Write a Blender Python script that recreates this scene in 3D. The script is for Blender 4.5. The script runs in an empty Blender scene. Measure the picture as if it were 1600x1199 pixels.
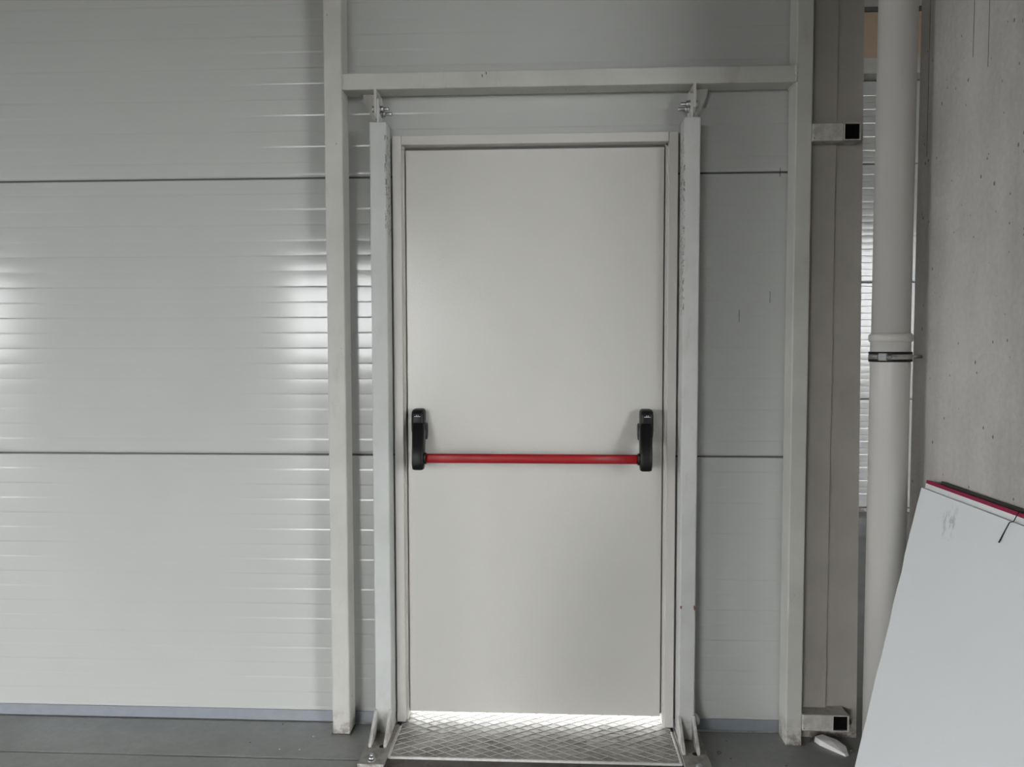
import bpy, bmesh, math, random
from mathutils import Vector, Matrix
S = bpy.context.scene
C = S.collection
random.seed(7)

# ------------------------------------------------------------------ camera
YAW, PITCH, ROLL, DIST, EYE, FPX = 0.048584, 0.049064, 0.0016476, 2.70792, 1.39366, 1180.0
cam = bpy.data.cameras.new('camera')
cam_o = bpy.data.objects.new('camera', cam); C.objects.link(cam_o)
fw = Vector((-math.sin(YAW)*math.cos(PITCH), math.cos(YAW)*math.cos(PITCH), -math.sin(PITCH)))
rt = Vector((math.cos(YAW), math.sin(YAW), 0)); dn = fw.cross(rt)
r2 = rt*math.cos(ROLL) + dn*math.sin(ROLL); d2 = dn*math.cos(ROLL) - rt*math.sin(ROLL)
M = Matrix(((r2.x, -d2.x, -fw.x, 0), (r2.y, -d2.y, -fw.y, -DIST), (r2.z, -d2.z, -fw.z, EYE), (0, 0, 0, 1)))
cam_o.matrix_world = M
cam.sensor_fit = 'HORIZONTAL'; cam.sensor_width = 36.0; cam.lens = FPX/1600*36.0
cam.clip_start = 0.05; cam.clip_end = 200
S.camera = cam_o

# ------------------------------------------------------------------ daylight: overcast sky coming through the gates of the hall
w = bpy.data.worlds.new('overcast_sky'); S.world = w; w.use_nodes = True
bg = w.node_tree.nodes['Background']
bg.inputs['Color'].default_value = (0.97, 0.985, 1.0, 1); bg.inputs['Strength'].default_value = 20.0
S.view_settings.view_transform = 'Standard'; S.view_settings.look = 'None'
S.view_settings.gamma = 1.0; S.view_settings.use_curve_mapping = False
S.view_settings.exposure = -0.27

# the hall: x from HX0 to HX1, y from HY to the door wall; gate openings in the wall behind the camera (x0, x1, top)
HX0, HX1, HY, HZ = -6.5, 12.0, -7.0, 6.0
GATES = [(-3.4, -1.65, 2.4), (4.7, 8.2, 3.8)]
SIDE_OPENINGS = [(-6.35, -5.5, 2.3), (-3.6, -2.0, 2.6)]        # openings in the left wall: y0, y1, top; second added to brighten left-facing surfaces

def portal(name, loc, rot, sx, sy):
    l = bpy.data.lights.new(name, 'AREA'); l.shape = 'RECTANGLE'; l.size = sx; l.size_y = sy
    l.cycles.is_portal = True
    o = bpy.data.objects.new(name, l); C.objects.link(o); o.location = loc; o.rotation_euler = rot
for i, (a, b, h) in enumerate(GATES):
    portal('gate_daylight', ((a+b)/2, HY-0.1, h/2), (math.radians(90), 0, math.radians(180)), b-a, h)
for a, b, h in SIDE_OPENINGS:
    portal('side_opening_daylight', (HX0-0.1, (a+b)/2, h/2), (math.radians(90), 0, math.radians(-90)), b-a, h)
portal('door_gap_daylight', (-0.05, 0.085, 0.03), (math.radians(-90), 0, math.radians(180)), 0.95, 0.06)

# ------------------------------------------------------------------ helpers
ORIG = {}
def box(bm, x0, x1, y0, y1, z0, z1, bev=0.0, seg=2):
    vs = [bm.verts.new((x, y, z)) for x in (x0, x1) for y in (y0, y1) for z in (z0, z1)]
    fs = [(0,1,3,2), (4,6,7,5), (0,4,5,1), (2,3,7,6), (0,2,6,4), (1,5,7,3)]
    faces = [bm.faces.new([vs[i] for i in f]) for f in fs]
    if bev:
        es = list({e for f in faces for e in f.edges})
        bmesh.ops.bevel(bm, geom=es, offset=bev, segments=seg, profile=0.5, affect='EDGES')
    return bm
def nb(): return bmesh.new()
def bx(*a, **k): return box(nb(), *a, **k)
def cyl(bm, p0, p1, r0, r1=None, n=24, caps=True):
    p0, p1 = Vector(p0), Vector(p1); r1 = r0 if r1 is None else r1
    ax = (p1-p0).normalized(); u = ax.orthogonal().normalized(); v = ax.cross(u)
    ra = [bm.verts.new(p0 + (u*math.cos(t)+v*math.sin(t))*r0) for t in [2*math.pi*i/n for i in range(n)]]
    rb = [bm.verts.new(p1 + (u*math.cos(t)+v*math.sin(t))*r1) for t in [2*math.pi*i/n for i in range(n)]]
    for i in range(n):
        f = bm.faces.new((ra[i], ra[(i+1) % n], rb[(i+1) % n], rb[i])); f.smooth = True
    if caps: bm.faces.new(ra[::-1]); bm.faces.new(rb)
    return bm
def lathe(bm, cx, cy, prof, n=40):
    rings = [[bm.verts.new((cx+r*math.cos(2*math.pi*i/n), cy+r*math.sin(2*math.pi*i/n), z)) for i in range(n)] for r, z in prof]
    for a, b in zip(rings, rings[1:]):
        for i in range(n):
            f = bm.faces.new((a[i], a[(i+1) % n], b[(i+1) % n], b[i])); f.smooth = True
    bm.faces.new(rings[0][::-1]); bm.faces.new(rings[-1])
    return bm
def prism(bm, pts, axis, a, b):
    """polygon pts (2D) extruded along axis from a to b; pts are the other two coordinates in xyz order"""
    def P(p, t):
        if axis == 'x': return (t, p[0], p[1])
        if axis == 'y': return (p[0], t, p[1])
        return (p[0], p[1], t)
    A = [bm.verts.new(P(p, a)) for p in pts]; B = [bm.verts.new(P(p, b)) for p in pts]
    n = len(pts)
    bm.faces.new(A); bm.faces.new(B[::-1])
    for i in range(n): bm.faces.new((A[i], B[i], B[(i+1) % n], A[(i+1) % n]))
    return bm
def loft(bm, rings):
    R = [[bm.verts.new(p) for p in r] for r in rings]; n = len(R[0])
    for a, b in zip(R, R[1:]):
        for i in range(n):
            f = bm.faces.new((a[i], a[(i+1) % n], b[(i+1) % n], b[i])); f.smooth = True
    bm.faces.new(R[0][::-1]); bm.faces.new(R[-1])
    return bm
def obj(name, bm, mat, parent=None, org=None, smooth=False):
    """link a bmesh given in world coordinates; org is the object's origin when it is top-level"""
    bmesh.ops.recalc_face_normals(bm, faces=bm.faces[:])
    if parent is not None: o0 = ORIG[parent.name]
    else:
        if org is None:
            xs = [v.co for v in bm.verts]
            org = Vector(((min(c.x for c in xs)+max(c.x for c in xs))/2, (min(c.y for c in xs)+max(c.y for c in xs))/2, min(c.z for c in xs)))
        o0 = Vector(org)
    for v in bm.verts: v.co -= o0
    me = bpy.data.meshes.new(name); bm.to_mesh(me); bm.free()
    if smooth:
        for p in me.polygons: p.use_smooth = True
    me.materials.append(mat)
    o = bpy.data.objects.new(name, me); C.objects.link(o)
    if parent is not None: o.parent = parent
    else: o.location = o0
    ORIG[o.name] = o0
    return o
def tag(o, label=None, cat=None, group=None, kind=None):
    if label: o['label'] = label
    if cat: o['category'] = cat
    if group: o['group'] = group
    if kind: o['kind'] = kind
    return o
def thing(name, loc, label, cat, group=None, kind=None):
    o = bpy.data.objects.new(name, None); C.objects.link(o); o.location = loc; o.empty_display_size = 0.1
    ORIG[o.name] = Vector(loc)
    return tag(o, label, cat, group, kind)

# ------------------------------------------------------------------ materials
class NT:
    def __init__(s, name):
        s.m = bpy.data.materials.new(name); s.m.use_nodes = True; s.t = s.m.node_tree
        s.b = s.t.nodes['Principled BSDF']
        s.tc = s.t.nodes.new('ShaderNodeTexCoord'); s.co = s.tc.outputs['Object']
    def n(s, t, **k):
        x = s.t.nodes.new(t)
        for a, v in k.items(): setattr(x, a, v)
        return x
    def l(s, a, b): s.t.links.new(a, b)
    def mapping(s, scale=(1,1,1), loc=(0,0,0)):
        m = s.n('ShaderNodeMapping'); m.inputs['Scale'].default_value = scale; m.inputs['Location'].default_value = loc
        s.l(s.co, m.inputs['Vector']); return m.outputs['Vector']
    def noise(s, scale, detail=4, rough=0.55, vec=None, dist=0.0):
        x = s.n('ShaderNodeTexNoise'); x.inputs['Scale'].default_value = scale; x.inputs['Detail'].default_value = detail
        x.inputs['Roughness'].default_value = rough; x.inputs['Distortion'].default_value = dist
        s.l(vec if vec is not None else s.co, x.inputs['Vector']); return x.outputs['Fac']
    def vor(s, scale, vec=None, rnd=1.0):
        x = s.n('ShaderNodeTexVoronoi'); x.inputs['Scale'].default_value = scale; x.inputs['Randomness'].default_value = rnd
        s.l(vec if vec is not None else s.co, x.inputs['Vector']); return x.outputs['Distance']
    def ramp(s, fac, stops):
        r = s.n('ShaderNodeValToRGB'); e = r.color_ramp.elements
        while len(e) < len(stops): e.new(0.5)
        for q, (p, c) in zip(e, stops):
            q.position = p; q.color = c if len(c) == 4 else (*c, 1)
        s.l(fac, r.inputs['Fac']); return r.outputs['Color']
    def maprange(s, v, a, b, c=0.0, d=1.0):
        m = s.n('ShaderNodeMapRange'); m.inputs[1].default_value = a; m.inputs[2].default_value = b; m.inputs[3].default_value = c; m.inputs[4].default_value = d
        s.l(v, m.inputs[0]); return m.outputs[0]
    def math(s, op, a, b=None):
        m = s.n('ShaderNodeMath', operation=op)
        for i, v in enumerate((a, b)):
            if v is None: continue
            if isinstance(v, (int, float)): m.inputs[i].default_value = v
            else: s.l(v, m.inputs[i])
        return m.outputs[0]
    def mix(s, fac, a, b, mode='MIX'):
        m = s.n('ShaderNodeMix', data_type='RGBA', blend_type=mode)
        for i, v in ((0, fac), (6, a), (7, b)):
            if isinstance(v, (int, float)): m.inputs[i].default_value = v
            elif isinstance(v, tuple): m.inputs[i].default_value = v if len(v) == 4 else (*v, 1)
            else: s.l(v, m.inputs[i])
        return m.outputs[2]
    def sep(s):
        x = s.n('ShaderNodeSeparateXYZ'); s.l(s.co, x.inputs[0]); return x.outputs
    def col(s, c):
        if isinstance(c, tuple): s.b.inputs['Base Color'].default_value = (*c, 1)
        else: s.l(c, s.b.inputs['Base Color'])
    def rough(s, r):
        if isinstance(r, (int, float)): s.b.inputs['Roughness'].default_value = r
        else: s.l(r, s.b.inputs['Roughness'])
    def bump(s, h, strength, dist):
        x = s.n('ShaderNodeBump'); x.inputs['Strength'].default_value = strength; x.inputs['Distance'].default_value = dist
        s.l(h, x.inputs['Height']); s.l(x.outputs['Normal'], s.b.inputs['Normal'])
def simple(name, c, r, metal=0.0, var=0.06, scale=12):
    k = NT(name); f = k.noise(scale)
    k.col(k.mix(f, tuple(v*(1-var) for v in c), tuple(min(1, v*(1+var)) for v in c))); k.rough(r)
    k.b.inputs['Metallic'].default_value = metal
    return k.m
def m_panel():
    k = NT('coated_panel_steel'); f = k.noise(3, 3)
    k.col(k.mix(f, (0.495, 0.503, 0.483), (0.53, 0.538, 0.516)))
    k.rough(k.maprange(k.noise(40, 2), 0.3, 0.7, 0.11, 0.15))
    return k.m
def m_door():
    k = NT('powder_coated_door'); f = k.noise(2.2, 3)
    k.col(k.mix(f, (0.60, 0.585, 0.545), (0.635, 0.62, 0.575))); k.rough(0.17)
    k.bump(k.noise(260, 2, 0.5), 0.45, 0.0011)
    return k.m
def m_paint(name, base, seed, edge=None, grime=0.5, chips=0.62):
    """dull primer white with rubbed grey patches, small chips and dirt at the foot; edge=(x0,x1,width): chipped arris"""
    k = NT(name); X, Y, Z = k.sep()
    v = k.mapping((1, 1, 1), (seed, seed*1.7, seed*0.3))
    f = k.noise(5, 4, 0.6, v)
    c = k.mix(k.maprange(f, 0.35, 0.7), base, tuple(x*0.86 for x in base))
    sm = k.maprange(k.noise(9, 5, 0.7, k.mapping((1.6, 1.6, 0.5), (seed, 3, seed))), 0.58, 0.72)
    c = k.mix(k.math('MULTIPLY', sm, grime*0.7), c, (0.33, 0.31, 0.28))
    foot = k.math('MULTIPLY', k.maprange(Z, 0.0, 0.10, 1.3, 0), k.maprange(k.noise(24, 5, 0.7, v), 0.44, 0.58))
    c = k.mix(k.math('MULTIPLY', foot, 1.3*grime), c, (0.14, 0.10, 0.085))
    ch = k.maprange(k.noise(55, 2, 0.6, k.mapping((1, 1, 0.45), (seed*2, 0, 1))), chips+0.13, chips+0.15)
    if edge:
        x0, w_, za, zb = edge
        near = k.math('LESS_THAN', k.math('ABSOLUTE', k.math('SUBTRACT', X, x0)), w_)
        hi = k.math('MULTIPLY', k.math('GREATER_THAN', Z, za), k.math('LESS_THAN', Z, zb))
        e2 = k.maprange(k.noise(110, 4, 0.75, k.mapping((1.6, 1.0, 0.5), (seed, 0, 4))), 0.535, 0.56)
        ch = k.math('MAXIMUM', ch, k.math('MULTIPLY', k.math('MULTIPLY', near, hi), e2))
    c = k.mix(k.math('MULTIPLY', ch, 0.85), c, (0.12, 0.09, 0.08))
    k.col(c); k.rough(0.55); k.bump(k.noise(160, 2, 0.5), 0.12, 0.001)
    return k.m
def m_concrete(name, a, b, pits=True, streaks=True, scale=1.0, rough=0.75, wet=False):
    k = NT(name)
    f = k.noise(2.6*scale, 6, 0.62)
    c = k.mix(k.maprange(f, 0.3, 0.7), a, b)
    g = k.noise(60*scale, 4, 0.7)
    c = k.mix(k.maprange(g, 0.3, 0.75, 0.0, 0.42), c, tuple(x*0.62 for x in a))
    if streaks:
        s_ = k.noise(7, 4, 0.6, k.mapping((1, 1, 0.12)))
        c = k.mix(k.maprange(s_, 0.47, 0.72, 0, 0.5), c, tuple(x*0.55 for x in a))
        l_ = k.noise(3.2, 3, 0.5, k.mapping((1, 1, 0.35), (4, 2, 0)))
        c = k.mix(k.maprange(l_, 0.5, 0.72, 0, 0.35), c, tuple(min(1, x*1.25) for x in b))
    h = g
    if pits:
        d = k.vor(34, k.mapping((1.2, 1.2, 0.8)))
        sz = k.maprange(k.noise(9, 2, 0.5, k.mapping((1, 1, 1), (9, 1, 5))), 0.40, 0.70, 0.02, 0.19)
        pm = k.maprange(k.math('SUBTRACT', d, sz), -0.03, 0.02, 1, 0)
        c = k.mix(k.math('MULTIPLY', pm, 0.75), c, (0.06, 0.055, 0.05))
        h = k.math('SUBTRACT', k.math('MULTIPLY', g, 0.3), pm)
    k.col(c)
    if wet: k.rough(k.maprange(k.noise(4, 4), 0.35, 0.65, rough-0.12, rough+0.12))
    else: k.rough(rough)
    k.bump(h, 0.35, 0.003)
    return k.m
def m_floor():
    k = NT('floor_concrete')
    f = k.noise(3.2, 6, 0.6); g = k.noise(38, 5, 0.7)
    c = k.mix(k.maprange(f, 0.3, 0.7), (0.25, 0.256, 0.246), (0.35, 0.356, 0.343))
    c = k.mix(k.maprange(g, 0.35, 0.75, 0, 0.3), c, (0.17, 0.167, 0.157))
    sp = k.maprange(k.vor(26), 0.02, 0.035, 1, 0)
    c = k.mix(k.math('MULTIPLY', sp, k.maprange(k.noise(5, 2), 0.55, 0.6)), c, (0.45, 0.44, 0.42))
    k.col(c); k.rough(k.maprange(k.noise(5, 4), 0.35, 0.65, 0.38, 0.55)); k.bump(g, 0.08, 0.002)
    return k.m
def m_infill():
    k = NT('rough_infill_concrete')
    f = k.noise(9, 6, 0.7); g = k.noise(70, 5, 0.7)
    c = k.mix(k.maprange(f, 0.35, 0.65), (0.15, 0.14, 0.125), (0.085, 0.08, 0.072))
    st = k.maprange(k.noise(14, 5, 0.75, k.mapping((1, 1, 1), (3.3, 0.4, 0))), 0.56, 0.66)
    c = k.mix(k.math('MULTIPLY', st, 0.8), c, (0.028, 0.024, 0.022))
    k.col(c); k.rough(0.85); k.bump(g, 0.4, 0.004)
    return k.m
def m_tread():
    k = NT('worn_tread_steel')
    f = k.noise(7, 6, 0.7)
    c = k.mix(k.maprange(f, 0.42, 0.66), (0.40, 0.395, 0.355), (0.16, 0.15, 0.13))
    k.col(c); k.rough(0.6); k.bump(k.noise(90, 4), 0.15, 0.002)
    return k.m
def m_board():
    k = NT('plasterboard_paper')
    f = k.noise(2, 4)
    c = k.mix(f, (0.74, 0.76, 0.765), (0.79, 0.81, 0.815))
    # rubbed grey scuff below the top edge
    X, Y, Z = k.sep()
    d = k.math('ADD', k.math('POWER', k.math('DIVIDE', k.math('SUBTRACT', Y, -0.175), 0.05), 2.0),
               k.math('POWER', k.math('DIVIDE', k.math('SUBTRACT', Z, 0.945), 0.05), 2.0))
    sc = k.math('MULTIPLY', k.maprange(d, 0.1, 1.3, 1, 0), k.maprange(k.noise(34, 4, 0.7, k.mapping((1, 1.4, 0.6))), 0.5, 0.66))
    c = k.mix(k.math('MULTIPLY', sc, 0.6), c, (0.22, 0.22, 0.22))
    k.col(c); k.rough(0.75)
    return k.m
MP, MD = m_panel(), m_door()
M_POST = m_paint('frame_paint', (0.56, 0.55, 0.51), 1.3)
M_JL = m_paint('jamb_paint_chipped', (0.55, 0.56, 0.54), 2.1, edge=(0.0275, 0.0045, 1.78, 2.12), chips=0.70, grime=0.3)
M_JR = m_paint('jamb_paint_rubbed', (0.58, 0.58, 0.56), 5.7, edge=(-0.0265, 0.0035, 1.5, 2.1), chips=0.66, grime=0.6)
M_FRAME = simple('door_frame_paint', (0.60, 0.58, 0.54), 0.4, var=0.03)
M_COL = m_paint('column_paint', (0.46, 0.43, 0.385), 8.2, chips=0.72)
M_TUBE = m_paint('stub_tube_paint', (0.56, 0.54, 0.49), 3.9, chips=0.6, grime=0.25)
M_PLATE = m_paint('base_plate_paint', (0.37, 0.36, 0.32), 4.4, chips=0.6, grime=0.3)
M_GUSS = m_paint('gusset_paint', (0.58, 0.57, 0.54), 6.4, chips=0.6, grime=0.5)
M_FLOOR, M_INF, M_TREAD = m_floor(), m_infill(), m_tread()
M_CONC = m_concrete('column_concrete', (0.45, 0.428, 0.405), (0.60, 0.575, 0.55))
M_BOARD = m_board()
M_PINK = simple('pink_board_paper', (0.30, 0.009, 0.055), 0.6, var=0.35, scale=60)
M_GAP_SHADE = simple('gap_shade_sheet', (0.045, 0.04, 0.036), 0.8)  # shade of the gap behind the boards, put into a dark colour
M_BLACK = simple('black_plastic', (0.006, 0.006, 0.0065), 0.42, var=0.2)
M_BLACK.node_tree.nodes['Principled BSDF'].inputs['Specular IOR Level'].default_value = 0.3
M_VOID = simple('tube_shade_joint_black', (0.004, 0.004, 0.004), 0.9)  # near-black: painted shade of the tube hollow, also the dark floor joint
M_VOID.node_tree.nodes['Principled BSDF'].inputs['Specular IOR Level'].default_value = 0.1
M_RED = simple('red_lacquer', (0.32, 0.005, 0.009), 0.45, var=0.08)
M_GALV = simple('galvanised_sheet', (0.36, 0.39, 0.43), 0.42, metal=0.55, var=0.1, scale=30)
M_ZINC = simple('zinc_bolt', (0.55, 0.55, 0.55), 0.3, metal=1.0, var=0.2, scale=60)
M_LUG = simple('dull_zinc', (0.30, 0.31, 0.30), 0.6, metal=0.6, var=0.2, scale=60)
M_DARKSTEEL = simple('dark_steel', (0.12, 0.12, 0.115), 0.5, metal=0.4)
M_GAP = simple('joint_dark', (0.17, 0.17, 0.165), 0.8)
M_PVC = simple('pipe_plastic', (0.53, 0.515, 0.485), 0.38, var=0.03, scale=3)
M_PLASTER = simple('plaster_chunk', (0.72, 0.70, 0.68), 0.9, var=0.12, scale=50)
M_RUST = simple('rusty_primer', (0.20, 0.10, 0.075), 0.8, var=0.5, scale=300)
M_WHITE = simple('white_print', (0.75, 0.75, 0.75), 0.5)
M_LIP = simple('tread_lip_paint', (0.62, 0.61, 0.57), 0.6, var=0.25, scale=70)
M_GRID = simple('tread_ridge', (0.42, 0.41, 0.365), 0.5, var=0.2, scale=30)
M_PENCIL = simple('pencil', (0.05, 0.05, 0.05), 0.8)
M_HALL = simple('hall_wall_paint', (0.22, 0.215, 0.205), 0.7)
M_CEIL = simple('hall_ceiling_paint', (0.16, 0.157, 0.15), 0.7)
M_WARM = simple('warm_fibre_board', (0.56, 0.42, 0.30), 0.8)
M_GROUND = simple('outside_paving', (0.13, 0.125, 0.115), 0.9)

# ------------------------------------------------------------------ the hall
DX0, DX1, DZ = -0.553, 0.4485, 2.137           # outer size of the door frame
# floor: one slab in the hall, a strip along the wall, an infill patch in front of the door
FJ = -0.253
fl = obj('floor', bx(HX0, HX1, HY-0.3, FJ-0.006, -0.15, 0), M_FLOOR, org=(0, -2, 0))
tag(fl, 'bare grey concrete floor of the hall', 'floor', kind='structure')
obj('slab', bx(HX0, -0.634, FJ+0.004, 0.10, -0.15, 0), M_FLOOR, fl)
obj('slab', bx(0.53, 1.05, FJ-0.004, 0.10, -0.15, 0), M_FLOOR, fl)
obj('slab', bx(1.05, HX1, FJ-0.004, 4.0, -0.15, 0), M_FLOOR, fl)
obj('threshold_slab', bx(-0.634, 0.53, FJ-0.004, 0.10, -0.15, -0.0005), M_INF, fl)
obj('joint_filler', bx(HX0, -0.634, FJ-0.006, FJ+0.004, -0.15, -0.02), M_VOID, fl)
def patch(pts, z, mat):
    bm = nb(); bm.faces.new([bm.verts.new((x, y, z)) for x, y in pts])
    r = bmesh.ops.extrude_face_region(bm, geom=bm.faces[:])
    for v in r['geom']:
        if isinstance(v, bmesh.types.BMVert): v.co.z -= 0.01
    return bm
obj('infill_patch', patch([(-0.60, -0.245), (-0.2, -0.249), (0.2, -0.247), (0.50, -0.246), (0.53, -0.42), (0.30, -0.55), (-0.2, -0.60), (-0.52, -0.50), (-0.63, -0.35)], 0.0008, M_INF), M_INF, fl)

cl = obj('ceiling', bx(HX0, HX1, HY, 4.0, HZ, HZ+0.1), M_CEIL, org=(0, -4, HZ)); tag(cl, 'plain grey ceiling of the hall', 'ceiling', kind='structure')
bm = nb(); ys = [HY]
for a, b, h in SIDE_OPENINGS:
    box(bm, HX0-0.2, HX0, ys[-1], a, 0, HZ); box(bm, HX0-0.2, HX0, a, b, h, HZ); ys.append(b)
box(bm, HX0-0.2, HX0, ys[-1], 0.09, 0, HZ)
wl = obj('wall_left', bm, M_HALL); tag(wl, 'side wall with an open gate and an added daylight opening next to the ribbed panel wall', 'wall', kind='structure')
wr = obj('wall_right', bx(HX1, HX1+0.2, HY, 4.0, 0, HZ), M_HALL); tag(wr, 'plain side wall beyond the concrete column', 'wall', kind='structure')
bm = nb(); xs = [HX0]
for a, b, h in GATES:
    box(bm, xs[-1], a, HY-0.2, HY, 0, HZ); box(bm, a, b, HY-0.2, HY, h, HZ); xs.append(b)
box(bm, xs[-1], HX1, HY-0.2, HY, 0, HZ)
wb = obj('wall_back', bm, M_HALL); tag(wb, 'hall wall with open gates opposite the exit door', 'wall', kind='structure')
gr = obj('ground', bx(-60, 60, -60, HY-0.3, -0.2, -0.02), M_GROUND); tag(gr, 'grey paving outside the hall gates', 'ground', kind='structure')
gr3 = obj('ground', bx(-60, HX0-0.0, HY-0.3, 0.10, -0.2, -0.02), M_GROUND); tag(gr3, 'grey paving outside the side gate', 'ground', kind='structure')
gr2 = obj('ground', bx(-30, 0.97, 0.10, 30, -0.2, -0.02), M_GROUND); tag(gr2, 'pale paving outside behind the exit door', 'ground', kind='structure')

# sandwich panel: ribbed face, made of flat bands that step in and out by a millimetre
def panel_mesh(z0, z1, ranges, yf, thick, zbase=None, band=1/18.0):
    """ranges(z) -> list of (x0,x1); the face looks to -y"""
    bm = nb(); zb = z0 if zbase is None else zbase
    n = int(round((z1-zb)/band+0.49)); prof = [(z0, yf+0.006), (z0+0.002, yf+0.001)]
    ramp = 0.0025
    for i in range(n):
        a, b = zb+i*band, min(zb+(i+1)*band, z1)
        lo = 0.0 if i % 2 == 0 else 0.00095
        for t in (0.0, 0.015, 0.25, 0.5, 0.75, 0.985, 1.0):
            z = a+ramp+(b-a-2*ramp)*t
            if z <= z0+0.0025 or z >= z1-0.0025: continue
            prof.append((z, yf+lo-0.00023*(1-(2*t-1)**2)))
        if i < n-1 and z0+0.003 < b < z1-0.003: prof.append((b, yf+0.00047))
    prof += [(z1-0.002, yf+0.001), (z1, yf+0.006)]
    segs = []
    for (za, ya), (zc, yc) in zip(prof, prof[1:]):
        rg = ranges((za+zc)/2)
        for x0, x1 in rg:
            segs.append((x0, x1, za, ya, zc, yc))
    cache = {}
    def V(x, y, z):
        q = (round(x, 5), round(y, 6), round(z, 6))
        if q not in cache: cache[q] = bm.verts.new((x, y, z))
        return cache[q]
    for x0, x1, za, ya, zc, yc in segs:
        f = bm.faces.new((V(x0, ya, za), V(x1, ya, za), V(x1, yc, zc), V(x0, yc, zc))); f.smooth = True
    for x0, x1, za, ya, zc, yc in segs:      # end caps, not shared with the smooth face
        for x in (x0, x1): bm.faces.new([bm.verts.new(p) for p in ((x, ya, za), (x, yc, zc), (x, yf+thick, zc), (x, yf+thick, za))])
    return bm
PX0, PX1 = HX0, 0.86
def full(z): return [(PX0, PX1)]
def leftpart(z): return [(PX0, DX0+0.03)]
def rightpart(z): return [(DX1-0.03, PX1)]
def notch(z): return [(PX0, DX0+0.03), (DX1-0.03, PX1)] if z < DZ-0.03 else [(PX0, PX1)]
bm = nb()
box(bm, HX0, DX0+0.025, 0.014, 0.09, 0, HZ); box(bm, DX1-0.025, 1.0, 0.014, 0.09, 0, HZ); box(bm, DX0+0.025, DX1-0.025, 0.014, 0.09, DZ-0.025, HZ)
wf = obj('wall_front', bm, M_GAP, org=(0, 0.05, 0)); tag(wf, 'ribbed light grey metal panel wall around the exit door', 'wall', kind='structure')
J = 0.003
obj('panel', panel_mesh(0.02, 1.0-J, leftpart, 0, 0.0135, zbase=0.0), MP, wf)
obj('panel', panel_mesh(0.02, 1.0-J, rightpart, 0, 0.0135, zbase=0.0), MP, wf)
obj('panel', panel_mesh(1.0+J, 2.0-J, leftpart, 0, 0.0135, zbase=1.0), MP, wf)
obj('panel', panel_mesh(1.0+J, 2.0-J, rightpart, 0, 0.0135, zbase=1.0), MP, wf)
obj('panel', panel_mesh(2.0+J, 3.0-J, notch, 0, 0.0135, zbase=2.0), MP, wf)
for k in (3, 4, 5): obj('panel', panel_mesh(k+J, k+1.0-J, full, 0, 0.0135, zbase=float(k)), MP, wf)
for x, za, zb in ((0.671, 1.478, 1.52), (0.777, 1.545, 1.585), (0.8055, 1.984, 2.015)):
    obj('pencil_mark', bx(x-0.0008, x+0.0008, -0.0004, 0.0006, za, zb), M_PENCIL, wf)

# galvanised base profile
for nm, a, b, lab in (('baseboard_left', HX0, DX0-0.004, 'galvanised steel base strip under the wide run of wall panels'),
                      ('baseboard_right', DX1+0.004, 0.86, 'galvanised steel base strip under the narrow panels beside the steel post')):
    bm = nb(); box(bm, a, b, -0.007, -0.0005, 0.001, 0.045)
    o = obj(nm, bm, M_GALV); tag(o, lab, 'baseboard', kind='structure')
    obj('lip', prism(nb(), [(-0.007, 0.0005), (-0.013, 0.0005), (-0.013, 0.002), (-0.0085, 0.006), (-0.007, 0.006)], 'x', a, b), M_ZINC, o)

# ------------------------------------------------------------------ recess beyond the corner: return wall and far wall
FY = 3.75
fz = [-0.02, 0.945, 1.92, 2.895, 3.57]
o = obj('wall_return', bx(0.97, 1.045, 0.09, FY, 0, HZ), M_HALL); tag(o, 'return wall running back from the corner column', 'wall', kind='structure')
wfar = obj('wall_far', bx(1.0, HX1, FY+0.014, FY+0.2, 0, HZ), M_GAP, org=(3, FY, 0)); tag(wfar, 'pale ribbed panel wall far behind the pipe', 'wall', kind='structure')
for k, (a, b) in enumerate(zip(fz, fz[1:])):
    obj('panel', panel_mesh(max(a, 0.03)+0.004, b-0.004, lambda z: [(1.05, HX1)], FY, 0.0135, zbase=a), MP, wfar)
obj('beam', bx(1.05, HX1, FY-0.16, FY, 3.575, 3.70, bev=0.006), M_POST, wfar)
obj('fibre_board', bx(1.05, HX1, FY-0.03, FY+0.0135, 3.70, 4.11), M_WARM, wfar)
obj('rail', bx(1.05, HX1, FY-0.05, FY, 4.11, 4.145), M_DARKSTEEL, wfar)
obj('fascia', bx(1.05, HX1, FY-0.03, FY+0.0135, 4.145, 4.8), M_POST, wfar)
o = obj('baseboard_far', bx(1.05, HX1, FY-0.03, FY, 0.0, 0.03), M_POST); tag(o, 'pale kerb strip under the far panel wall', 'baseboard', kind='structure')

# ------------------------------------------------------------------ steel frame: two tall posts, crossbeam, hanger brackets
YF = -0.095
fr = thing('steel_frame', (0.055, -0.05, 0), 'welded off-white steel portal of two tall posts and a crossbeam around the door', 'steel frame')
obj('post', bx(-0.774, -0.711, YF, -0.014, 0.004, HZ-0.01, bev=0.004), M_POST, fr)
obj('post', bx(0.826, 0.8815, YF, -0.014, 0.0, HZ-0.01, bev=0.004), M_POST, fr)
obj('crossbeam', bx(-0.711, 0.826, YF+0.002, -0.014, 2.277, 2.334, bev=0.004), M_POST, fr)
def weld(p0, p1, r, seed):
    rnd = random.Random(seed); p0, p1 = Vector(p0), Vector(p1); n = 14
    ax = (p1-p0).normalized(); u = ax.orthogonal().normalized(); v = ax.cross(u)
    rings = []
    for i in range(n+1):
        c = p0+(p1-p0)*i/n; q = r*rnd.uniform(0.65, 1.3)
        rings.append([c+(u*math.cos(t)+v*math.sin(t))*q for t in [2*math.pi*j/7 for j in range(7)]])
    return loft(nb(), rings)
obj('weld', weld((0.826, YF+0.001, 2.276), (0.826, YF+0.001, 2.336), 0.0045, 3), M_POST, fr)
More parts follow.
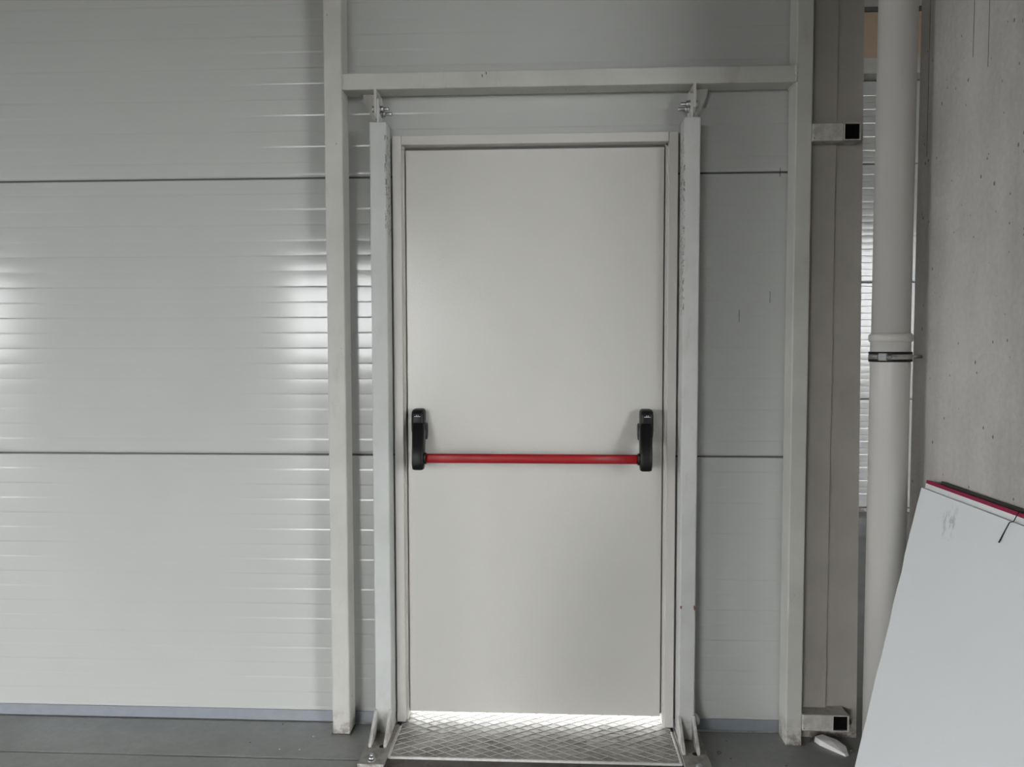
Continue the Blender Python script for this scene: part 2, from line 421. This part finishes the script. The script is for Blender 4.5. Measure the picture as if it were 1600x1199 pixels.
obj('weld', weld((0.826, YF+0.004, 2.276), (0.826, -0.02, 2.276), 0.005, 5), M_POST, fr)
obj('weld', weld((-0.711, YF+0.001, 2.277), (-0.711, YF+0.001, 2.335), 0.003, 4), M_POST, fr)
o = obj('foot_packing', bx(-0.777, -0.708, YF-0.004, -0.03, 0.0, 0.005), M_DARKSTEEL, fr)
for s, xa, xb, sx0, sx1 in ((-1, -0.601, -0.5925, -0.652, -0.601), (1, 0.487, 0.4955, 0.4955, 0.546)):
    b = obj('hanger_bracket', prism(nb(), [(YF+0.002, 2.279), (-0.016, 2.279), (-0.016, 2.20), (-0.03, 2.182), (-0.075, 2.182), (YF+0.004, 2.20)], 'x', xa, xb), M_POST, fr)
    ix, ox = (sx1, sx0) if s < 0 else (sx0, sx1)
    obj('stiffener', prism(nb(), [(ix, 2.279), (ox, 2.279), (ox, 2.262), (ix+(ox-ix)*0.35, 2.187), (ix, 2.184)], 'y', -0.038, -0.030), M_POST, b)

# ------------------------------------------------------------------ jamb posts bolted under the crossbeam, standing on base plates
def jamb(x0, x1, tab0, tab1, zt, mat, label, inner, plate, full_nut):
    cx = (x0+x1)/2
    t = thing('jamb_post', (cx, -0.055, 0), label, 'steel post', group='jamb posts beside the door')
    obj('tube', bx(x0, x1, YF-0.002, -0.02, 0.012, zt, bev=0.004), mat, t)
    tb = obj('top_tab', prism(nb(), [(YF+0.004, zt-0.004), (-0.028, zt-0.004), (-0.028, 2.245), (-0.04, 2.262), (YF+0.02, 2.262), (YF+0.004, 2.246)], 'x', tab0, tab1), mat, t)
    d = inner
    edge = tab1 if d > 0 else tab0
    back = (tab0-0.009) if d > 0 else (tab1+0.009)
    for yy, zz, ln in ((-0.078, 2.214, 0.032), (-0.050, 2.206, 0.036)):
        bm = nb()
        cyl(bm, (edge, yy, zz), (edge+d*0.003, yy, zz), 0.014, n=20)            # washer
        cyl(bm, (edge+d*0.003, yy, zz), (edge+d*0.013, yy, zz), 0.0105, n=6)    # nut
        cyl(bm, (edge+d*0.013, yy, zz), (edge+d*ln, yy, zz), 0.0058, n=12)      # thread
        cyl(bm, (back, yy, zz), (back-d*0.008, yy, zz), 0.0105, n=6)            # head
        obj('bolt', bm, M_ZINC, tb)
    px0, px1, py0, py1 = plate
    pl = obj('base_plate', bx(px0, px1, py0, py1, 0.0, 0.012, bev=0.0015), M_PLATE, t)
    obj('edge_strip', bx(px0+0.001, px1-0.001, py0-0.0015, py0+0.001, 0.001, 0.0115), M_GUSS, pl)
    hole = nb(); cyl(hole, (cx+0.014, -0.186, 0.0095), (cx+0.014, -0.186, 0.01215), 0.0105, n=20); obj('bolt_hole', hole, M_BLACK, pl)
    for gx in (x0-0.003, x1-0.009):
        bm = prism(nb(), [(YF-0.0015, 0.012), (-0.196, 0.012), (-0.197, 0.022), (-0.187, 0.032), (YF-0.006, 0.100), (YF-0.0015, 0.100)], 'x', gx, gx+0.010)
        bmesh.ops.bevel(bm, geom=bm.edges[:], offset=0.0015, segments=1, affect='EDGES')
        obj('gusset', bm, M_GUSS, t)
    bm = nb(); bxx, byy = px0+0.044, py0+0.022
    if full_nut:
        cyl(bm, (bxx, byy, 0.012), (bxx, byy, 0.0145), 0.014, n=24)
        cyl(bm, (bxx, byy, 0.0145), (bxx, byy, 0.025), 0.0105, n=6)
        cyl(bm, (bxx, byy, 0.025), (bxx, byy, 0.034), 0.006, n=14)
    else:
        cyl(bm, (bxx, byy, 0.012), (bxx, byy, 0.016), 0.014, n=24); cyl(bm, (bxx, byy, 0.016), (bxx, byy, 0.026), 0.0105, n=6)
    obj('anchor_bolt', bm, M_ZINC, t)
    return t
jl = jamb(-0.617, -0.559, -0.592, -0.584, 2.167, M_JL, 'white jamb post with chipped dark arris standing beside the wide ribbed panels', 1, (-0.634, -0.545, -0.296, -0.030), True)
jr = jamb(0.456, 0.511, 0.478, 0.4865, 2.165, M_JR, 'rubbed grey-white jamb post with brown chips beside the narrow strip of panels', -1, (0.449, 0.538, -0.300, -0.030), False)
for rx, rz in ((0.4605, 0.487), (0.507, 0.485)):
    bm = nb(); rnd = random.Random(int(rz*1e4))
    vs = [bm.verts.new((rx+0.0042*rnd.uniform(.5, 1.1)*math.cos(t), YF-0.0024, rz+0.010*rnd.uniform(.4, 1.1)*math.sin(t))) for t in [2*math.pi*i/11 for i in range(11)]]
    bm.faces.new(vs); r_ = bmesh.ops.extrude_face_region(bm, geom=bm.faces[:])
    for v in r_['geom']:
        if isinstance(v, bmesh.types.BMVert): v.co.y += 0.001
    tag(obj('rust_mark', bm, M_RUST, jr), 'rust brown paint chip')
# bent scrap of paint-caked steel on the foot of the second post
bm = nb(); loft(bm, [[(0.512+dx*s, -0.085+dy*s, z) for dx, dy in ((-.006, -.006), (.012, -.008), (.014, .006), (-.004, .008))] for z, s in ((0.060, 0.6), (0.068, 1.2), (0.082, 1.5), (0.096, 0.9), (0.103, 0.4))])
obj('paint_lump', bm, M_GUSS, jr)

# ------------------------------------------------------------------ the exit door
YD = -0.030      # face of the frame
tr = thing('trim_1', (-0.052, 0, 0), 'off-white steel door frame around the exit door leaf', 'door frame', kind='structure')
FW = 0.032
def jambprof(x0, s):   # L section: face + reveal
    bm = nb(); a, b = sorted((x0, x0+s*FW)); box(bm, a, b, YD, 0.085, 0.021, DZ, bev=0.002)
    a, b = sorted((x0+s*(FW-0.001), x0+s*(FW+0.0055))); box(bm, a, b, YD+0.017, 0.085, 0.021, DZ-FW+0.001, bev=0.0015)
    return bm
obj('jamb', jambprof(DX0, 1), M_FRAME, tr); obj('jamb', jambprof(DX1, -1), M_FRAME, tr)
bm = bx(DX0+FW+0.0008, DX1-FW-0.0008, YD+0.0005, 0.085, DZ-FW-0.001, DZ, bev=0.002)
obj('head', bm, M_FRAME, tr)
for x in (DX0+FW+0.006, DX1-FW-0.006):
    bm = nb(); cyl(bm, (x, YD+0.020, DZ-FW-0.009), (x, YD+0.008, DZ-FW-0.009), 0.005, n=12); obj('corner_screw', bm, M_ZINC, tr)
dr = thing('door_1', (-0.052, 0.03, 0.043), 'closed off-white steel exit door leaf with red push bar and black arms', 'door', kind='structure')
LX0, LX1, LZ0, LZ1, YL = -0.5125, 0.4065, 0.043, 2.094, 0.008
lf = obj('leaf', bx(LX0, LX1, YL, YL+0.040, LZ0, LZ1, bev=0.0025), MD, dr)
# dark rubber seal strips in the rebate behind the leaf
sl = nb(); box(sl, DX0+FW+0.004, LX0-0.0008, YL+0.012, YL+0.038, 0.05, DZ-FW); box(sl, LX1+0.0008, DX1-FW-0.004, YL+0.012, YL+0.038, 0.05, DZ-FW); box(sl, LX0, LX1, YL+0.012, YL+0.038, LZ1+0.0008, DZ-FW)
obj('seal', sl, M_GAP, tr)

# push bar: flattened tube between two pivoting arms
BZ, BY = 1.003, -0.098
def oval(x, ry, rz, n=28): return [(x, BY+ry*math.cos(2*math.pi*i/n), BZ+rz*math.copysign(abs(math.sin(2*math.pi*i/n))**0.8, math.sin(2*math.pi*i/n))) for i in range(n)]
bar = obj('push_bar', loft(nb(), [oval(x, 0.0095, 0.0165) for x in (-0.445, -0.2, 0.1, 0.315)]), M_RED, dr); tag(bar, 'red horizontal push bar')
def rrect(cx, wx, y0, y1, z, r=0.009, n=5):
    x0, x1 = cx-wx/2, cx+wx/2; out = []
    for (qx, qy, a0) in ((x1-r, y1-r, 0), (x0+r, y1-r, 90), (x0+r, y0+r, 180), (x1-r, y0+r, 270)):
        for i in range(n):
            a = math.radians(a0+90*i/(n-1)); out.append((qx+r*math.cos(a), qy+r*math.sin(a), z))
    return out
for cx, ax, s in ((-0.4665, -0.4565, 1), (0.3455, 0.3355, -1)):
    # housing screwed to the leaf
    H = [(1.049, 0.040, -0.010), (1.052, 0.044, -0.020), (1.070, 0.049, -0.040), (1.095, 0.051, -0.050), (1.150, 0.050, -0.052), (1.162, 0.048, -0.048), (1.168, 0.042, -0.038), (1.170, 0.032, -0.026)]
    h = obj('housing', loft(nb(), [rrect(cx, wx*0.9, yf, YL+0.001, z, r=min(0.010, wx*0.3)) for z, wx, yf in H]), M_BLACK, bar)
    # pivoting arm, swinging outward to the bar
    A = [(0.962, -0.080, -0.106, 0.034), (0.965, -0.074, -0.112, 0.044), (0.985, -0.070, -0.116, 0.048), (1.020, -0.066, -0.114, 0.048), (1.050, -0.052, -0.102, 0.048), (1.075, -0.036, -0.088, 0.049), (1.100, -0.024, -0.074, 0.050), (1.112, -0.018, -0.064, 0.049), (1.122, -0.016, -0.055, 0.046)]
    obj('arm', loft(nb(), [rrect(ax+(cx+s*0.004-ax)*max(0, (z-1.03)/0.09), wx*0.88, yf, yb, z, r=0.008) for z, yb, yf, wx in A]), M_BLACK, bar)
    c0, c1 = ax+s*0.018, ax+s*0.0285
    obj('collar', loft(nb(), [oval(x, 0.0125, 0.0205) for x in sorted((c0, c1))]), M_BLACK, bar)
    # side wing of the housing beside the arm
    obj('wing', loft(nb(), [rrect(cx+s*0.0225, wx, yf, YL+0.001, z, r=0.004) for z, wx, yf in ((1.060, 0.010, -0.020), (1.075, 0.013, -0.034), (1.100, 0.014, -0.042), (1.112, 0.013, -0.040), (1.118, 0.009, -0.030))]), M_BLACK, bar)
    bm = nb(); y = -0.0524
    box(bm, cx-0.011, cx+0.011, y, y+0.0012, 1.1445, 1.1457)
    box(bm, cx-0.0035, cx-0.0025, y, y+0.0012, 1.1457, 1.1510); box(bm, cx+0.0025, cx+0.0035, y, y+0.0012, 1.1457, 1.1510)
    obj('emblem', bm, M_WHITE, bar)

# ------------------------------------------------------------------ tread plate under the door, with raised diamond ridges
TX0, TX1, TY0, TY1, TZ = -0.540, 0.442, -0.240, 0.36, 0.006
tp = thing('tread_plate', ((TX0+TX1)/2, TY0, 0), 'worn grey diamond-pattern steel tread plate at the door threshold', 'tread plate')
obj('sheet', bx(TX0, TX1, TY0, TY1, 0.0, TZ), M_TREAD, tp)
bm = nb(); dx, dy = 0.062, 0.036; hw, hh = 0.0011, 0.0016
def clip(p, q):
    t0, t1 = 0.0, 1.0; d = (q[0]-p[0], q[1]-p[1])
    for pp, qq in ((-d[0], p[0]-(TX0+0.003)), (d[0], (TX1-0.003)-p[0]), (-d[1], p[1]-(TY0+0.003)), (d[1], (TY1-0.003)-p[1])):
        if abs(pp) < 1e-9:
            if qq < 0: return None
        else:
            r = qq/pp
            if pp < 0: t0 = max(t0, r)
            else: t1 = min(t1, r)
    return None if t0 >= t1 else ((p[0]+d[0]*t0, p[1]+d[1]*t0), (p[0]+d[0]*t1, p[1]+d[1]*t1))
L = 2.0; sl_ = dy/dx
for s in (1, -1):
    for i in range(-40, 60):
        x = TX0 + i*dx
        c = clip((x-L, TY0-s*L*sl_), (x+L, TY0+s*L*sl_))
        if not c: continue
        (xa, ya), (xb, yb) = c
        if math.hypot(xb-xa, yb-ya) < 0.006: continue
        nrm = Vector((-(yb-ya), xb-xa, 0)).normalized()*hw
        vs = [bm.verts.new(Vector((px, py, z))+nrm*q*k) for px, py in ((xa, ya), (xb, yb)) for q, z, k in ((-1, TZ-0.001, 1.3), (-1, TZ+hh, .6), (1, TZ+hh, .6), (1, TZ-0.001, 1.3))]
        for f in ((0,1,5,4), (1,2,6,5), (2,3,7,6), (3,0,4,7), (0,3,2,1), (4,5,6,7)): bm.faces.new([vs[k] for k in f])
g = obj('diamond_ridges', bm, M_GRID, tp); g['kind'] = 'stuff'
bm = bx(TX0, TX1, TY0-0.003, TY0+0.002, 0.001, TZ+0.003)
obj('front_lip', bm, M_LIP, tp)
for x in (TX0, TX1): obj('side_lip', bx(x-0.004, x+0.004, TY0, -0.035, 0.0, TZ+0.004, bev=0.001), M_LIP, tp)

# ------------------------------------------------------------------ corner column with cover strip and two stub tubes
cc = thing('corner_column', (0.98, -0.03, 0), 'tall painted steel corner column next to the white steel post', 'column')
def slab_quad(xb0, xb1, xt0, xt1, y0, y1, z0, z1):
    bm = nb(); A = [bm.verts.new(p) for p in ((xb0, y0, z0), (xb1, y0, z0), (xb1, y1, z0), (xb0, y1, z0))]; B = [bm.verts.new(p) for p in ((xt0, y0, z1), (xt1, y0, z1), (xt1, y1, z1), (xt0, y1, z1))]
    bm.faces.new(A); bm.faces.new(B[::-1])
    for i in range(4): bm.faces.new((A[i], B[i], B[(i+1) % 4], A[(i+1) % 4]))
    return bm
zt = HZ-0.01; k6 = -0.0096*zt
obj('flange', slab_quad(0.89, 1.094, 0.89, 1.094+k6, -0.030, -0.018, 0.0, zt), M_COL, cc)
obj('web', bx(0.975, 0.99, -0.019, 0.09, 0.0, zt), M_COL, cc)
obj('cover_strip', bx(0.8825, 0.9815, -0.0405, -0.0305, 0.112, zt, bev=0.0015), M_COL, cc)
def hollow(x0, x1, y0, y1, z0, z1, t):
    """square tube along y, open at y0"""
    bm = nb(); o_ = [(x0, z0), (x1, z0), (x1, z1), (x0, z1)]; i_ = [(x0+t, z0+t), (x1-t, z0+t), (x1-t, z1-t), (x0+t, z1-t)]
    F = [bm.verts.new((x, y0, z)) for x, z in o_]; FI = [bm.verts.new((x, y0, z)) for x, z in i_]
    K = [bm.verts.new((x, y1, z)) for x, z in o_]; KI = [bm.verts.new((x, y1-0.004, z)) for x, z in i_]
    for i in range(4):
        j = (i+1) % 4
        bm.faces.new((F[i], F[j], FI[j], FI[i])); bm.faces.new((F[j], F[i], K[i], K[j])); bm.faces.new((FI[i], FI[j], KI[j], KI[i]))
    bm.faces.new(K); bm.faces.new(KI[::-1])
    return bm
for z0, z1, lab in ((2.079, 2.137, 'upper stub of square steel tubes with black open end welded beside the corner column'),
                    (0.057, 0.114, 'lower stub of square steel tubes with black open end just above the floor')):
    t = thing('stub_tube', (0.96, -0.07, z0), lab, 'steel tube', group='stub tubes at the corner column')
    obj('cross_tube', bx(0.8815, 0.983, -0.100, -0.041, z0, z1, bev=0.003), M_TUBE, t)
    e = obj('open_tube', hollow(0.983, 1.0395, -0.1015, -0.031, z0+0.0005, z1+0.0005, 0.0032), M_TUBE, t)
    obj('hollow_shade', bx(0.9863, 1.0362, -0.094, -0.036, z0+0.0038, z1-0.0028), M_VOID, e)  # near-black block inside the open tube, painting the shade of its hollow
bm = nb(); cyl(bm, (1.062, -0.031, 0.065), (1.062, -0.052, 0.065), 0.007, n=6); obj('flange_bolt', bm, M_DARKSTEEL, cc)

# ------------------------------------------------------------------ rain pipe in front of the corner, with socket and clamp
PXC, PYC, PR = 1.0185, -0.40, 0.0545
dp = thing('drain_pipe', (PXC, PYC, 0), 'grey plastic drain pipe clamped beside the concrete column', 'pipe')
obj('lower_pipe', lathe(nb(), PXC, PYC, [(PR, 0.0), (PR, 1.30), (PR+0.001, 1.34), (PR+0.001, 1.425), (PR-0.004, 1.426)]), M_PVC, dp)
obj('upper_pipe', lathe(nb(), PXC, PYC, [(PR-0.0012, 1.40), (PR-0.0012, HZ-0.01)]), M_PVC, dp)
obj('socket_ring', lathe(nb(), PXC, PYC, [(PR, 1.404), (PR+0.0055, 1.408), (PR+0.0065, 1.417), (PR+0.0055, 1.426), (PR-0.001, 1.431)]), M_PVC, dp)
cm = obj('clamp', lathe(nb(), PXC, PYC, [(PR, 1.346), (PR+0.0045, 1.346), (PR+0.0055, 1.350), (PR+0.004, 1.353), (PR+0.004, 1.369), (PR+0.0055, 1.372), (PR+0.0045, 1.376), (PR, 1.376)]), M_BLACK, dp)
obj('band', lathe(nb(), PXC, PYC, [(PR+0.003, 1.3535), (PR+0.0052, 1.3535), (PR+0.0052, 1.3685), (PR+0.003, 1.3685)]), M_ZINC, cm)
a = math.radians(215)
bm = bx(-0.012, 0.012, -0.005, 0.007, -0.011, 0.011, bev=0.002)
cyl(bm, (-0.016, 0, 0), (0.024, 0, 0), 0.004, n=12)
bm.transform(Matrix.Translation((PXC+math.cos(math.radians(228))*(PR+0.007), PYC+math.sin(math.radians(228))*(PR+0.007), 1.361)) @ Matrix.Rotation(math.radians(-42), 4, 'Z'))
obj('lug', bm, M_LUG, cm)
bm = nb(); cyl(bm, (PXC+PR, PYC+0.005, 1.361), (1.1125, PYC+0.005, 1.361), 0.005, n=12); obj('wall_rod', bm, M_ZINC, cm)

# ------------------------------------------------------------------ concrete column
col = obj('concrete_column', bx(1.112, 1.62, -0.93, -0.338, 0.0, HZ, bev=0.006, seg=2), M_CONC, org=(1.112, -0.65, 0))
tag(col, 'bare grey cast concrete column with small pits and streaks', 'column')
for y, z0, z1 in ((-0.63, 2.15, 2.6), (-0.70, 2.10, 2.6), (-0.397, 1.95, 2.6)):
    obj('hairline_crack', bx(1.1112, 1.1124, y-0.0007, y+0.0007, z0, z1), M_DARKSTEEL, col)

# ------------------------------------------------------------------ plasterboards leaning on the column
def lean(name, xb, xt, zt, y0, y1, th, mat, ragged=False):
    """board standing at (xb, z=0) and leaning over to (xt, zt); built upright and then tilted; y0 far end, y1 near end"""
    H = math.hypot(xt-xb, zt); tilt = math.atan2(xt-xb, zt)
    bm = nb(); N = 20; rnd = random.Random(11)
    rows = [(H*i/N, (rnd.uniform(-0.0028, 0.0028) if ragged else 0.0)) for i in range(N+1)]
    R = [[bm.verts.new(p) for p in ((0, e, z), (th, e, z), (th, y1-y0, z), (0, y1-y0, z))] for z, e in rows]
    for a, b in zip(R, R[1:]):
        for i in range(4): bm.faces.new((a[i], a[(i+1) % 4], b[(i+1) % 4], b[i]))
    bm.faces.new(R[0][::-1]); bm.faces.new(R[-1])
    o = obj(name, bm, mat, org=(0, 0, 0)); o.location = (xb, y0, th*math.sin(tilt)); o.rotation_euler = (0, tilt, 0)
    return o, H
NEAR = -1.27
o, H1 = lean('plasterboard', 0.868, 1.070, 0.984, -0.499, NEAR, 0.0125, M_BOARD, True)
tag(o, 'white plasterboard sheet leaning in front of the pink-edged board', 'plasterboard', group='boards leaning on the column')
bp, H2 = lean('plasterboard', 0.8835, 1.0862, 1.004, -0.497, NEAR, 0.0125, M_BOARD)
tag(bp, 'plasterboard sheet with pink top edge leaning behind the white board', 'plasterboard', group='boards leaning on the column')
obj('edge_paper', bx(-0.0004, 0.0129, NEAR+0.497-0.0005, 0.0005, H2-0.008, H2+0.0012), M_PINK, bp)
bd, H3 = lean('gap_shade_sheet', 0.8985, 1.1015, 1.012, -0.548, NEAR, 0.007, M_GAP_SHADE)  # dark sheet added to draw the shaded gap before the concrete
tag(bd, 'dark thin sheet standing in for the shaded gap between the pink-edged plasterboard and the concrete', 'gap shade', group='boards leaning on the column')
# loose black wire hooked over the boards
bm = nb(); fx = lambda z: 0.868+(1.070-0.868)*z/0.984-0.0035
W = [(1.090, -0.935, 1.012), (1.079, -0.937, 1.013), (1.072, -0.938, 1.002), (fx(0.99), -0.936, 0.990), (fx(0.985), -0.922, 0.984), (fx(0.965), -0.915, 0.966), (fx(0.93), -0.903, 0.932)]
rings = []
for i, p in enumerate(W):
    p = Vector(p); a = Vector(W[max(0, i-1)]); b = Vector(W[min(len(W)-1, i+1)]); ax = (b-a).normalized(); u_ = ax.orthogonal().normalized(); v_ = ax.cross(u_); r = 0.0011 if i < 6 else 0.0018
    rings.append([p+(u_*math.cos(t)+v_*math.sin(t))*r for t in [2*math.pi*j/8 for j in range(8)]])
wi = obj('wire', loft(bm, rings), M_BLACK); tag(wi, 'short black wire hooked over the top of the plasterboards', 'wire')

# ------------------------------------------------------------------ rubble on the floor
bm = nb()
P = [(0.936, -0.062, 0), (0.946, -0.088, 0), (1.008, -0.158, 0), (1.022, -0.150, 0), (1.030, -0.118, 0), (1.018, -0.082, 0), (0.965, -0.050, 0)]
T = [(0.937, -0.064, 0.020), (0.947, -0.086, 0.019), (1.006, -0.153, 0.007), (1.018, -0.147, 0.008), (1.024, -0.118, 0.015), (1.006, -0.088, 0.021), (0.966, -0.056, 0.024)]
A = [bm.verts.new(p) for p in P]; B = [bm.verts.new(p) for p in T]; c = bm.verts.new((0.985, -0.098, 0.021))
bm.faces.new(A[::-1])
for i in range(7):
    j = (i+1) % 7
    bm.faces.new((A[i], A[j], B[j], B[i])); bm.faces.new((B[i], B[j], c))
o = obj('plaster_chunk', bm, M_PLASTER); tag(o, 'white wedge of broken plaster on the floor under the lower tube stub', 'rubble')
def pebble(x, y, r, mat, label, seed):
    rnd = random.Random(seed); bm = nb(); bmesh.ops.create_icosphere(bm, subdivisions=1, radius=r)
    for v in bm.verts: v.co = Vector((v.co.x*rnd.uniform(.8, 1.4), v.co.y*rnd.uniform(.7, 1.2), max(v.co.z*0.6, -r*0.45)))
    zmin = min(v.co.z for v in bm.verts); bm.transform(Matrix.Translation((x, y, -zmin)))
    tag(obj('pebble', bm, mat), label, 'pebble', group='crumbs on the floor')
for i, (x, y) in enumerate(((0.585, -0.155), (0.628, -0.075), (0.79, -0.225), (0.615, -0.19))):
    pebble(x, y, (0.0065, 0.003, 0.004, 0.0035)[i], M_DARKSTEEL, 'dark crumb of dirt on the floor between jamb post and steel post', i)
for i, (x, y) in enumerate(((0.935, -0.035), (1.04, -0.12), (0.99, -0.06))):
    pebble(x, y, 0.0028, M_PLASTER, 'white plaster crumb on the floor beside the plaster wedge', 20+i)
for i, (x, y) in enumerate(((-0.84, -0.11), (-1.05, -0.16), (-0.93, -0.20), (-0.98, -0.028), (-0.86, -0.20))):
    pebble(x, y, 0.0028, (M_PLASTER, M_DARKSTEEL)[i % 2], ('white crumb on the floor strip below the wide ribbed wall', 'dark crumb on the floor strip below the wide ribbed wall')[i % 2], 40+i)
